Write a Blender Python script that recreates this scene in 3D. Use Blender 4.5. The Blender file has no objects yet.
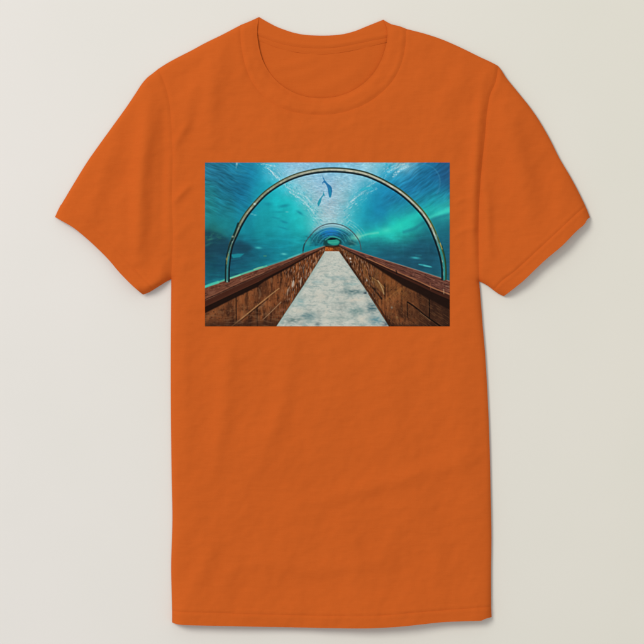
# An orange crew-neck t-shirt lying on an off-white surface, seen from straight above.
import bpy, math
import numpy as np
from mathutils import Vector
from mathutils.geometry import delaunay_2d_cdt

S = 0.0016                 # metres per plan unit; the shirt is about 0.5 m wide
CX, CY = 322.0, 322.0      # plan origin

scene = bpy.context.scene
col = scene.collection

# ------------------------------------------------------------------ numpy helpers
def sstep(a, b, x):
    t = np.clip((x - a) / (b - a), 0.0, 1.0)
    return t * t * (3 - 2 * t)

def perlin(x, y, seed=0):
    r = np.random.RandomState(seed)
    perm = r.permutation(512)
    ang = r.rand(512) * 2 * math.pi
    gx, gy = np.cos(ang), np.sin(ang)
    xi = np.floor(x).astype(int); yi = np.floor(y).astype(int)
    xf = x - xi; yf = y - yi
    u = xf * xf * xf * (xf * (xf * 6 - 15) + 10)
    v = yf * yf * yf * (yf * (yf * 6 - 15) + 10)
    def g(ix, iy, dx, dy):
        h = perm[(perm[ix & 511] + iy) & 511]
        return gx[h] * dx + gy[h] * dy
    n00 = g(xi, yi, xf, yf); n10 = g(xi + 1, yi, xf - 1, yf)
    n01 = g(xi, yi + 1, xf, yf - 1); n11 = g(xi + 1, yi + 1, xf - 1, yf - 1)
    a = n00 + u * (n10 - n00); b = n01 + u * (n11 - n01)
    return (a + v * (b - a)) * 1.45

def fbm(x, y, seed=0, oct=4, gain=0.5):
    s = 0; a = 1.0; t = 0
    for o in range(oct):
        s = s + a * perlin(x * 2 ** o, y * 2 ** o, seed + o * 17)
        t += a; a *= gain
    return s / t

def seg_dist(x, y, pts):
    """distance to a polyline and the 0..1 position along it"""
    best = np.full(x.shape, 1e9); par = np.zeros(x.shape)
    L = [0.0]
    for i in range(len(pts) - 1):
        L.append(L[-1] + math.dist(pts[i], pts[i + 1]))
    for i in range(len(pts) - 1):
        ax, ay = pts[i]; bx, by = pts[i + 1]
        dx, dy = bx - ax, by - ay
        ll = dx * dx + dy * dy + 1e-12
        t = np.clip(((x - ax) * dx + (y - ay) * dy) / ll, 0, 1)
        d = np.hypot(x - ax - t * dx, y - ay - t * dy)
        m = d < best
        best = np.where(m, d, best)
        par = np.where(m, (L[i] + t * math.sqrt(ll)) / L[-1], par)
    return best, par

def inside(x, y, poly):
    c = np.zeros(x.shape, bool)
    n = len(poly)
    for i in range(n):
        x0, y0 = poly[i]; x1, y1 = poly[(i + 1) % n]
        if y0 == y1: continue
        cond = ((y0 > y) != (y1 > y)) & (x < (x1 - x0) * (y - y0) / (y1 - y0) + x0)
        c ^= cond
    return c

def sdf(x, y, poly):
    d, _ = seg_dist(x, y, list(poly) + [poly[0]])
    return np.where(inside(x, y, poly), -d, d)

def spline(pts, step=2.5):
    """Catmull-Rom through the points, sampled about every `step` units"""
    P = [np.array(p, float) for p in pts]
    if len(P) < 3:
        n = max(2, int(np.linalg.norm(P[1] - P[0]) / step))
        return [tuple(P[0] + (P[1] - P[0]) * k / n) for k in range(n + 1)]
    Q = [2 * P[0] - P[1]] + P + [2 * P[-1] - P[-2]]
    out = []
    for i in range(1, len(Q) - 2):
        p0, p1, p2, p3 = Q[i - 1:i + 3]
        # centripetal-ish tangents scaled by chord length
        d1 = np.linalg.norm(p1 - p0) + 1e-9; d2 = np.linalg.norm(p2 - p1) + 1e-9; d3 = np.linalg.norm(p3 - p2) + 1e-9
        m1 = d2 * ((p1 - p0) / d1 * d2 + (p2 - p1) / d2 * d1) / (d1 + d2)
        m2 = d2 * ((p2 - p1) / d2 * d3 + (p3 - p2) / d3 * d2) / (d2 + d3)
        n = max(1, int(round(d2 / step)))
        for k in range(n):
            t = k / n; t2 = t * t; t3 = t2 * t
            out.append(tuple((2*t3-3*t2+1)*p1 + (t3-2*t2+t)*m1 + (-2*t3+3*t2)*p2 + (t3-t2)*m2))
    out.append(tuple(P[-1]))
    return out

# ------------------------------------------------------------------ plan of the shirt
NL, NR = (259.0, 16.6), (383.2, 19.3)             # the two peaks of the neck
CL, CR = (240.3, 24.7), (406.3, 28.4)             # where the collar seam meets the shoulders
shoulder_l = spline([CL, (221, 34.8), (205, 42.6), (190.6, 50.4), (178, 56.8), (166.7, 63), (158, 68.5)])
shoulder_r = spline([CR, (427.3, 34), (441, 38.6), (454.7, 44.4), (467, 50.2), (478.6, 56), (490, 61.3), (498.4, 65.6)])
SL, SR = shoulder_l[-1], shoulder_r[-1]
UL, UR = (171.0, 279.0), (479.3, 281.3)           # underarm points
arm_l = spline([SL, (164, 82), (168.5, 98), (171, 120), (172.5, 150), (171.8, 201), (172.8, 235), UL])
arm_r = spline([SR, (495.5, 82), (490.5, 94), (487, 113), (485, 137), (482.5, 160), (480.4, 184), (478.8, 218), (478.6, 250), UR])
HL, HR = (171.9, 611.0), (491.4, 606.5)           # ends of the hem seam
side_l = spline([UL, (170.8, 310), (170.6, 340), (170.6, 400), (171.3, 471), (172.2, 521), (170.9, 566), HL])
side_r = spline([UR, (480.6, 296), (482.8, 325), (485, 350), (487.2, 385), (489.6, 440), (490.6, 480), (491.6, 540), (491.3, 572), HR])
hem_top = spline([HL, (212, 612.3), (251, 613.6), (290, 614.6), (330, 615.2), (380, 614.6), (420, 611.4), (461, 608.4), HR])
hem_bot = spline([(171.9, 622.9), (180, 624), (195, 624.6), (212, 625), (235, 625.4), (251, 625.9), (290, 626.7), (330, 627.3), (355, 627.4), (380, 626.9),
                  (400, 625.6), (420, 623.6), (440, 621.6), (461, 620.6), (481, 620.1)]) + spline([(481, 620.1), (485, 618.4), (491.8, 617.3)])[1:]
# sleeves
LA, LB = (61.4, 203.6), (154.4, 289.2)            # ends of the left cuff seam
sl_top_l = spline([SL, (153, 72.6), (147.5, 76.8), (142.7, 82), (136, 92), (129, 102.6), (112, 126.4), (100, 143), (88, 160), (74, 182.5), LA])
cuff_top_l = spline([LA, (80.7, 216.6), (106.5, 238.6), (127, 261), (141, 275.5), LB])
cuff_out_l = [LA, (60.2, 205.0), (57.4, 210.5), (54.6, 216.8)]
cuff_bot_l = spline([(54.6, 216.8), (62, 221), (72.7, 227.2), (85, 237), (98.3, 249.2), (109, 260), (118.8, 271.5), (130, 283), (142.9, 294.6)])
cuff_in_l = spline([(142.9, 294.6), (148.5, 292.6), LB])
under_l = spline([LB, (159, 286.3), (165, 282.4), UL])
RA, RB = (585.6, 205.8), (493.5, 290.0)
sl_top_r = spline([SR, (502, 70.5), (506, 77), (512, 84.5), (521.3, 95.9), (529, 105.5), (536.7, 116.3), (549, 137), (560.6, 159.8), (570, 175.5), (578, 190.3), RA])
cuff_top_r = spline([RA, (578.5, 211.8), (560, 229), (538, 249.5), (514, 271.5), (500, 282.5), RB])
cuff_out_r = spline([RA, (587.6, 210.5), (590.2, 217.3)])
cuff_bot_r = spline([(590.2, 217.3), (587.2, 219.2), (584.9, 223.2), (576.5, 230.8), (560.8, 246.6), (546, 259), (534.5, 269.8), (522.2, 281.6), (512.5, 289.4), (503.9, 296.2)])
cuff_in_r = spline([(503.9, 296.2), (498.5, 293.6), RB])
under_r = spline([RB, (488.6, 286.2), (484, 283.4), UR])
# neck
col_out = spline([CL, (240.6, 40), (243, 56), (248.2, 74), (254.5, 85.5), (263, 95.5), (272, 102.6), (283, 108.2), (296, 112.2), (310, 114.3), (324, 114.7),
                  (339, 112.9), (352, 109.3), (364.5, 104.1), (375.8, 97), (385, 89), (392.8, 80.2), (398.6, 70), (403, 57.5), (405.6, 42), CR])
col_in = spline([NL, (257.6, 24), (257.2, 34), (258.9, 47), (263, 61), (269.6, 72.5), (277, 81.2), (287, 88.9), (301, 95.2), (317, 97.9), (331, 97.3),
                 (345, 93.8), (358, 87.3), (369, 78.4), (378, 66.5), (384.2, 52), (387, 40), (387.2, 29), NR])
col_peak_l = spline([NL, (250, 20.8), CL])
col_peak_r = spline([NR, (391.5, 23.8), (399.5, 25.8), CR])
back_up = spline([NL, (268.8, 22.3), (276, 26), (284.3, 29.3), (292, 31.8), (301.4, 33.9), (317, 35.1), (330, 35), (342, 33.9), (354.5, 30.8), (367, 25.8), NR])
back_lo = spline([(252, 33), (264, 37.4), (278, 42.4), (292, 45.6), (305, 47.2), (319, 47.8), (332, 47.3), (345, 45.6), (358, 43), (372, 40), (386, 37.4), (394, 35)])
tape_lo = spline([(252, 38), (264, 42.2), (278, 47.4), (292, 51), (305, 53), (319, 53.9), (332, 53.2), (345, 51.4), (358, 48.8), (372, 45.4), (386, 42), (394, 39.6)])

rev = lambda p: list(reversed(p))
def chain(*segs):
    out = []
    for s in segs:
        for p in s:
            if not out or math.dist(p, out[-1]) > 0.05: out.append(p)
    if math.dist(out[0], out[-1]) < 0.05: out.pop()
    return out

P_body = chain(shoulder_l, arm_l, side_l, hem_top, rev(side_r), rev(arm_r), rev(shoulder_r), rev(col_out))
P_hem = chain(hem_top, [HR, (491.8, 617.3)], rev(hem_bot), [(171.9, 622.9), HL])
P_sl_l = chain(sl_top_l, cuff_top_l, under_l, rev(arm_l))
P_cuff_l = chain(cuff_out_l, cuff_bot_l, cuff_in_l, rev(cuff_top_l))
P_sl_r = chain(sl_top_r, cuff_top_r, under_r, rev(arm_r))
P_cuff_r = chain(cuff_out_r, cuff_bot_r, cuff_in_r, rev(cuff_top_r))
P_collar = chain(col_out, rev(col_peak_r), rev(col_in), col_peak_l)
P_backcol = chain(back_up, [(394, 35)], rev(back_lo), [(252, 33)])
P_tape = chain(back_lo, rev(tape_lo))
P_neckhole = chain(col_in, rev(back_up))
P_all = chain(shoulder_l, sl_top_l, cuff_out_l, cuff_bot_l, cuff_in_l, under_l, side_l, [(171.9, 622.9)], hem_bot, rev(side_r), rev(under_r), rev(cuff_in_r),
              rev(cuff_bot_r), rev(cuff_out_r), rev(sl_top_r), rev(shoulder_r), rev(col_peak_r), rev(back_up), col_peak_l)

FOLDS_EDGE = [chain(rev(sl_top_l), rev(shoulder_l), rev(col_peak_l)), chain(col_peak_r, shoulder_r, sl_top_r), [p for p in cuff_out_l], cuff_out_r,
              chain(cuff_in_l, under_l), chain(cuff_in_r, under_r), side_l + [(171.9, 622.9)], side_r + [(491.8, 617.3)]]

# soft creases: (polyline, half width, height)
CREASES = [
    ([(150, 90), (146, 130), (141, 180), (139, 230), (138, 268)], 9.5, 2.9),
    ([(120, 135), (104, 170), (95, 200), (92, 222)], 8.5, 1.0),
    ([(126, 180), (121, 215), (122, 248)], 8, 0.7),
    ([(163, 98), (163.5, 150), (162, 220), (161, 262)], 4.5, -0.5),
    ([(225, 40), (214, 80), (209, 125), (206, 150)], 11, 1.5),
    ([(203, 70), (190, 105), (179, 134)], 9, 1.0),
    ([(172, 204), (181, 194), (193, 183)], 3.2, 0.75),
    ([(173, 150), (181, 134), (192, 118)], 4.5, 0.8),
    ([(174, 240), (186, 226), (198, 219)], 5, 0.4),
    ([(174, 268), (188, 262), (200, 262)], 5, 0.3),
    ([(484, 72), (481, 95), (478, 130), (474.5, 180), (472.5, 230), (473, 272)], 4.8, 1.3),
    ([(468, 66), (452, 92), (436, 118)], 10, 1.0),
    ([(453, 205), (463, 199), (474, 198)], 3.2, 0.4),
    ([(452, 238), (463, 231), (476, 228)], 3.5, 0.45),
    ([(454, 180), (466, 172), (478, 168)], 4.0, 0.35),
    ([(503, 100), (516, 150), (526, 195), (531, 235)], 13, 2.2),
    ([(486, 180), (488, 225), (489, 262)], 5, 0.9),
    ([(553, 168), (562, 195), (560, 218)], 9, 0.7),
    ([(228, 335), (226, 390), (219, 440), (214, 480)], 9, 1.1),
    ([(290, 332), (286, 390), (270, 440), (255, 480)], 10, 0.9),
    ([(303, 434), (311, 441), (318, 452)], 5, 0.4),
    ([(296, 506), (340, 496), (380, 484), (440, 466), (484, 452)], 9, 1.0),
    ([(218, 528), (206, 560), (186, 604)], 9, 1.1),
    ([(236, 550), (226, 585), (216, 610)], 9, 0.7),
    ([(250, 560), (300, 568), (350, 566), (410, 550)], 10, 0.8),
    ([(400, 335), (392, 400), (400, 470)], 14, 0.7),
    ([(455, 340), (462, 420), (470, 520)], 14, 0.8),
    ([(340, 520), (356, 560), (352, 605)], 12, 0.6),
    ([(190, 300), (184, 380), (186, 470)], 8, 0.6),
    ([(420, 500), (436, 560), (440, 604)], 12, 0.6),
    ([(300, 124), (330, 128), (366, 118)], 7, 0.35),
    ([(250, 120), (270, 132), (290, 150)], 9, 0.5),
]
SEAMS = [(arm_l, 2.0, -0.7), (arm_r, 2.0, -1.2), (hem_top, 1.2, -0.45), (cuff_top_l, 1.2, -0.2), (cuff_top_r, 1.2, -0.4),
         (col_out, 1.6, -0.55)]

def lift(x, y):
    """how far the open ends stand off the surface"""
    z = np.zeros(x.shape)
    d, t = seg_dist(x, y, cuff_bot_r); z += (4.6 + 2.2 * np.sin(t * math.pi)) * np.exp(-(d / 34) ** 2) * 0.9
    d, t = seg_dist(x, y, chain(cuff_bot_l)); z += (0.2 + 4.0 * t ** 1.5) * np.exp(-(d / 30) ** 2)
    d, t = seg_dist(x, y, cuff_in_l + under_l); z += 4.5 * np.exp(-(d / 22) ** 2) * (x < 172) * sstep(172, 160, x)
    d, t = seg_dist(x, y, hem_bot); z += (6.2 + 1.4 * np.cos(t * 9.0)) * np.exp(-(d / 32) ** 2)
    return z

def H_front(x, y):
    d = np.full(x.shape, 1e9)
    for e in FOLDS_EDGE:
        d = np.minimum(d, seg_dist(x, y, e)[0])
    rim = 1 - np.exp(-d / 2.6)
    z = 1.6 + 3.6 * rim + 1.2 * np.exp(-d / 5) * sstep(400, 500, x)
    body = z * 0
    for pts, w, a in CREASES:
        dd, t = seg_dist(x, y, spline(pts, 8))
        fade = np.clip(np.sin(np.clip(t, 0.0, 1.0) * math.pi), 0, 1) ** 0.6
        body += 2.2 * a * np.exp(-(dd / w) ** 2) * fade
    body += 1.6 * fbm(x / 95, y / 95, 3, 2) + 1.5 * fbm((x + .3 * y) / 36, (y - .2 * x) / 46, 8, 3, 0.55) 
    body += 0.55 * fbm(x / 15 + 0.25 * y / 15, y / 9, 21, 3)
    body += lift(x, y)
    z += body * (1 - np.exp(-d / 6))
    dl, tl = seg_dist(x, y, chain(cuff_in_l, under_l))
    z += 4.2 * np.exp(-(dl / 9) ** 2) * np.clip(np.sin(np.clip(tl * 0.85 + 0.12, 0, 1) * math.pi), 0, 1) * sstep(171.5, 165, x)
    for pts, w, a in SEAMS:
        dd, t = seg_dist(x, y, pts)
        z += a * np.exp(-(dd / w) ** 2)
    # puckers along the stitched hems
    for pts in (hem_top, cuff_top_r, cuff_top_l):
        dd, t = seg_dist(x, y, pts)
        z += 0.16 * perlin(x / 3.1, y / 3.1, 40) * np.exp(-(dd / 5) ** 2)
        z += 0.30 * np.exp(-((dd - 2.6) / 1.5) ** 2)
    return np.maximum(z, 1.3)

def H_collar(x, y):
    do, _ = seg_dist(x, y, col_out)
    di, _ = seg_dist(x, y, col_in)
    dp = np.minimum(seg_dist(x, y, col_peak_l)[0], seg_dist(x, y, col_peak_r)[0])
    f = do / (do + di + 1e-6)
    z = H_front(x, y) + 0.55 * np.exp(-((do - 4.0) / 2.6) ** 2) + 0.45 * sstep(0.15, 0.5, f)
    z -= (1.1 + 1.2 * sstep(66, 94, y)) * np.exp(-(di / 4.2) ** 2)
    z = 2.6 + (z - 2.6) * (1 - 0.6 * np.exp(-dp / 2.4))
    return np.maximum(z, 2.2)

def H_back(x, y):
    z = 0.85 + 0.12 * fbm(x / 30, y / 30, 50, 2)
    d, _ = seg_dist(x, y, P_neckhole + [P_neckhole[0]])
    ins = inside(x, y, P_neckhole)
    near = np.where(ins, 1.0, np.exp(-(d / 9) ** 2))
    fold = 0
    for pts, w, a in [([(262, 70), (275, 68), (296, 64), (318, 58)], 4.5, 1.3), ([(266, 80), (285, 78), (310, 72), (338, 62)], 5, 0.8), ([(300, 92), (330, 86), (352, 74), (370, 56)], 6, 0.9)]:
        dd, t = seg_dist(x, y, spline(pts, 5)); fold = fold + a * np.exp(-(dd / w) ** 2) * np.clip(np.sin(np.clip(t, 0, 1) * math.pi), 0, 1) ** 0.6
    dc, tc_ = seg_dist(x, y, col_in)
    z = z + 0.6 * np.exp(-(dc / 7.5) ** 2) * sstep(0.45, 0.2, tc_) * sstep(42, 56, y)
    return z + near * (0.55 + 0.5 * fbm(x / 20, y / 12, 60, 3) + fold)

def H_backcol(x, y):
    du, _ = seg_dist(x, y, back_up); dl, _ = seg_dist(x, y, back_lo)
    f = du / (du + dl + 1e-6)
    return 1.7 + 0.95 * (1 - np.exp(-du / 3.0)) + 0.5 * np.exp(-((dl - 2.6) / 2.4) ** 2) - 0.55 * np.exp(-(dl / 1.6) ** 2) + 0.1 * fbm(x / 14, y / 7, 71, 2)

def H_tape(x, y):
    dl, _ = seg_dist(x, y, tape_lo); du, _ = seg_dist(x, y, back_lo)
    return 2.1 + 0.15 * np.exp(-((du - 2.5) / 1.6) ** 2) - 0.45 * np.exp(-(dl / 2.0) ** 2)

# ------------------------------------------------------------------ mesh building
def sheet(poly, spacing, margin=0.55):
    """triangulate a plan outline with an even field of inner points"""
    a = np.array(poly)
    x0, y0 = a.min(0); x1, y1 = a.max(0)
    gx, gy = np.meshgrid(np.arange(x0 + spacing / 2, x1, spacing), np.arange(y0 + spacing / 2, y1, spacing))
    gx = gx.copy(); gx[1::2] += spacing / 2
    r = np.random.RandomState(5)
    gx = (gx + r.uniform(-.12, .12, gx.shape) * spacing).ravel(); gy = (gy + r.uniform(-.12, .12, gy.shape) * spacing).ravel()
    k = inside(gx, gy, poly)
    gx, gy = gx[k], gy[k]
    d, _ = seg_dist(gx, gy, list(poly) + [poly[0]])
    k = d > margin * spacing
    gx, gy = gx[k], gy[k]
    n = len(poly)
    vs = [Vector((float(p[0]), float(p[1]))) for p in poly] + [Vector((float(u), float(v))) for u, v in zip(gx, gy)]
    out = delaunay_2d_cdt(vs, [], [list(range(n))], 1, 1e-5)
    V = np.array([(v.x, v.y) for v in out[0]])
    F = [list(f) for f in out[2]]
    # boundary loop edges are those used by one face only
    return V, F

def to_world(x, y, z):
    return np.stack([(x - CX) * S, (CY - y) * S, z * S], 1)

def link(name, me, mat, parent):
    o = bpy.data.objects.new(name, me)
    col.objects.link(o)
    if mat: me.materials.append(mat)
    if parent: o.parent = parent
    return o

def shells(name, parts, mat, parent, thick=0.75):
    """each part is (outline, height function, spacing): a closed cloth sheet; all of them in one mesh"""
    VV, FF, off = [], [], 0
    for poly, hf, sp in parts:
        V, F = sheet(poly, sp)
        z = hf(V[:, 0], V[:, 1])
        n = len(V)
        top = to_world(V[:, 0], V[:, 1], z)
        bot = to_world(V[:, 0], V[:, 1], np.maximum(z - thick, 0.25))
        # in plan y runs downwards, so orient by sign
        faces = []
        cnt = {}
        for f in F:
            a, b, c = V[f[0]], V[f[1]], V[f[2]]
            area = (b[0]-a[0])*(c[1]-a[1]) - (b[1]-a[1])*(c[0]-a[0])
            g = f if area < 0 else f[::-1]
            faces.append(g)
            for i in range(len(g)):
                e = (g[i], g[(i + 1) % len(g)])
                cnt[e] = 1
        walls = [e for e in cnt if (e[1], e[0]) not in cnt]
        for g in faces: FF.append([i + off for i in g])
        for g in faces: FF.append([i + off + n for i in reversed(g)])
        VV.append(top); VV.append(bot); off += 2 * n
        # the cut edge has vertices of its own, so it never shades into the face of the cloth
        ids = sorted({i for e in walls for i in e}); ix = {v: k for k, v in enumerate(ids)}; k = len(ids)
        for a, b in walls: FF.append([off + ix[b], off + ix[a], off + ix[a] + k, off + ix[b] + k])
        VV.append(top[ids]); VV.append(bot[ids]); off += 2 * k
    me = bpy.data.meshes.new(name)
    me.from_pydata(np.concatenate(VV).tolist(), [], FF)
    me.validate(); me.update()
    me.polygons.foreach_set('use_smooth', [True] * len(me.polygons))
    o = link(name, me, mat, parent)
    return o

# ------------------------------------------------------------------ materials
def lin(c):
    c = np.asarray(c, float) / 255.0
    return np.where(c <= 0.04045, c / 12.92, ((c + 0.055) / 1.055) ** 2.4)

IRR = 0.93                        # brightness a flat surface gets in this light
AMB, KEY = 0.54, 328.0

def cloth_nodes(name):
    m = bpy.data.materials.new(name); m.use_nodes = True
    nt = m.node_tree; N = nt.nodes; L = nt.links
    b = N['Principled BSDF']
    b.inputs['Roughness'].default_value = 0.92
    b.inputs['Specular IOR Level'].default_value = 0.05
    tc = N.new('ShaderNodeTexCoord')
    return m, nt, N, L, b, tc

def mapping(N, L, tc, scale, rot=0.0):
    mp = N.new('ShaderNodeMapping'); mp.inputs['Scale'].default_value = scale; mp.inputs['Rotation'].default_value = (0, 0, rot)
    L.new(tc.outputs['Object'], mp.inputs['Vector'])
    return mp

def noise(N, L, vec, scale, detail=3, rough=0.55):
    n = N.new('ShaderNodeTexNoise'); n.inputs['Scale'].default_value = scale; n.inputs['Detail'].default_value = detail; n.inputs['Roughness'].default_value = rough
    L.new(vec.outputs['Vector'], n.inputs['Vector'])
    return n

def make_cloth(name, base, dark, rot=0.0):
    m, nt, N, L, b, tc = cloth_nodes(name)
    slub = noise(N, L, mapping(N, L, tc, (1.0, 7.0, 1.0), rot), 60, 4, 0.6)      # long yarns along the knit rows
    slubv = noise(N, L, mapping(N, L, tc, (6.0, 1.0, 1.0), rot), 70, 3, 0.6)
    fine = noise(N, L, mapping(N, L, tc, (1.0, 1.6, 1.0), rot), 900, 2, 0.7)
    blot = noise(N, L, mapping(N, L, tc, (1.0, 1.0, 1.0), rot), 9, 3, 0.5)
    def add(a, bb, wa, wb):
        x = N.new('ShaderNodeMath'); x.operation = 'MULTIPLY'; L.new(a, x.inputs[0]); x.inputs[1].default_value = wa
        y = N.new('ShaderNodeMath'); y.operation = 'MULTIPLY_ADD'; L.new(bb, y.inputs[0]); y.inputs[1].default_value = wb; L.new(x.outputs[0], y.inputs[2])
        return y.outputs[0]
    f = add(slub.outputs['Fac'], fine.outputs['Fac'], 0.42, 0.2)
    f = add(f, slubv.outputs['Fac'], 1.0, 0.18)
    f = add(f, blot.outputs['Fac'], 1.0, 0.2)
    r = N.new('ShaderNodeMapRange'); r.inputs['From Min'].default_value = 0.32; r.inputs['From Max'].default_value = 0.68
    L.new(f, r.inputs['Value'])
    mix = N.new('ShaderNodeMix'); mix.data_type = 'RGBA'
    mix.inputs['A'].default_value = (*dark, 1); mix.inputs['B'].default_value = (*base, 1)
    L.new(r.outputs['Result'], mix.inputs['Factor'])
    L.new(mix.outputs['Result'], b.inputs['Base Color'])
    h = add(fine.outputs['Fac'], slub.outputs['Fac'], 0.5, 0.7)
    bp = N.new('ShaderNodeBump'); bp.inputs['Strength'].default_value = 0.35; bp.inputs['Distance'].default_value = 0.0008
    L.new(h, bp.inputs['Height']); L.new(bp.outputs['Normal'], b.inputs['Normal'])
    return m

orange = lin((201, 94, 34)) / IRR
M_cloth = make_cloth('orange_cotton_jersey', orange * 1.035, orange * (0.965, 0.93, 0.88))
M_rib = make_cloth('orange_cotton_rib', orange * 1.04, orange * (0.975, 0.94, 0.9))

def make_surface():
    m, nt, N, L, b, tc = cloth_nodes('off_white_surface')
    b.inputs['Roughness'].default_value = 0.85
    n1 = noise(N, L, mapping(N, L, tc, (1, 1, 1)), 3.0, 3, 0.5)
    n2 = noise(N, L, mapping(N, L, tc, (1, 1, 1)), 240.0, 3, 0.6)
    a = N.new('ShaderNodeMath'); a.operation = 'MULTIPLY_ADD'; a.inputs[1].default_value = 0.12
    L.new(n2.outputs['Fac'], a.inputs[0]); L.new(n1.outputs['Fac'], a.inputs[2])
    mix = N.new('ShaderNodeMix'); mix.data_type = 'RGBA'
    c = lin((229, 224, 214)) / IRR
    mix.inputs['A'].default_value = (*(c * (0.985, 0.99, 0.985)), 1); mix.inputs['B'].default_value = (*(c * (1.015, 1.01, 1.015)), 1)
    r = N.new('ShaderNodeMapRange'); r.inputs['From Min'].default_value = 0.35; r.inputs['From Max'].default_value = 0.75
    L.new(a.outputs[0], r.inputs['Value']); L.new(r.outputs['Result'], mix.inputs['Factor'])
    # uneven light across the surface, put into its colour: yellower and darker rightwards
    sx = N.new('ShaderNodeSeparateXYZ'); L.new(tc.outputs['Object'], sx.inputs[0])
    r2 = N.new('ShaderNodeMapRange'); r2.inputs['From Min'].default_value = -0.5; r2.inputs['From Max'].default_value = 0.5
    L.new(sx.outputs['X'], r2.inputs['Value'])
    tint = N.new('ShaderNodeMix'); tint.data_type = 'RGBA'
    tint.inputs['A'].default_value = (1.0, 1.0, 1.03, 1); tint.inputs['B'].default_value = (0.985, 0.99, 0.955, 1)
    L.new(r2.outputs['Result'], tint.inputs['Factor'])
    mul = N.new('ShaderNodeMix'); mul.data_type = 'RGBA'; mul.blend_type = 'MULTIPLY'; mul.inputs['Factor'].default_value = 1
    L.new(mix.outputs['Result'], mul.inputs['A']); L.new(tint.outputs['Result'], mul.inputs['B'])
    L.new(mul.outputs['Result'], b.inputs['Base Color'])
    bp = N.new('ShaderNodeBump'); bp.inputs['Strength'].default_value = 0.08; bp.inputs['Distance'].default_value = 0.0006
    L.new(n2.outputs['Fac'], bp.inputs['Height']); L.new(bp.outputs['Normal'], b.inputs['Normal'])
    return m

def make_ink():
    m, nt, N, L, b, tc = cloth_nodes('printed_ink')
    at = N.new('ShaderNodeVertexColor'); at.layer_name = 'ink'
    fine = noise(N, L, mapping(N, L, tc, (1.0, 1.6, 1.0)), 900, 2, 0.7)
    slub = noise(N, L, mapping(N, L, tc, (1.0, 7.0, 1.0)), 60, 4, 0.6)
    r = N.new('ShaderNodeMapRange'); r.inputs['From Min'].default_value = 0.3; r.inputs['From Max'].default_value = 0.7
    r.inputs['To Min'].default_value = 0.98; r.inputs['To Max'].default_value = 1.02
    L.new(fine.outputs['Fac'], r.inputs['Value'])
    mul = N.new('ShaderNodeMix'); mul.data_type = 'RGBA'; mul.blend_type = 'MULTIPLY'; mul.inputs['Factor'].default_value = 1
    L.new(at.outputs['Color'], mul.inputs['A']); L.new(r.outputs['Result'], mul.inputs['B'])
    L.new(mul.outputs['Result'], b.inputs['Base Color'])
    b.inputs['Roughness'].default_value = 0.8
    bp = N.new('ShaderNodeBump'); bp.inputs['Strength'].default_value = 0.08; bp.inputs['Distance'].default_value = 0.0008
    L.new(slub.outputs['Fac'], bp.inputs['Height']); L.new(bp.outputs['Normal'], b.inputs['Normal'])
    return m

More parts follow.
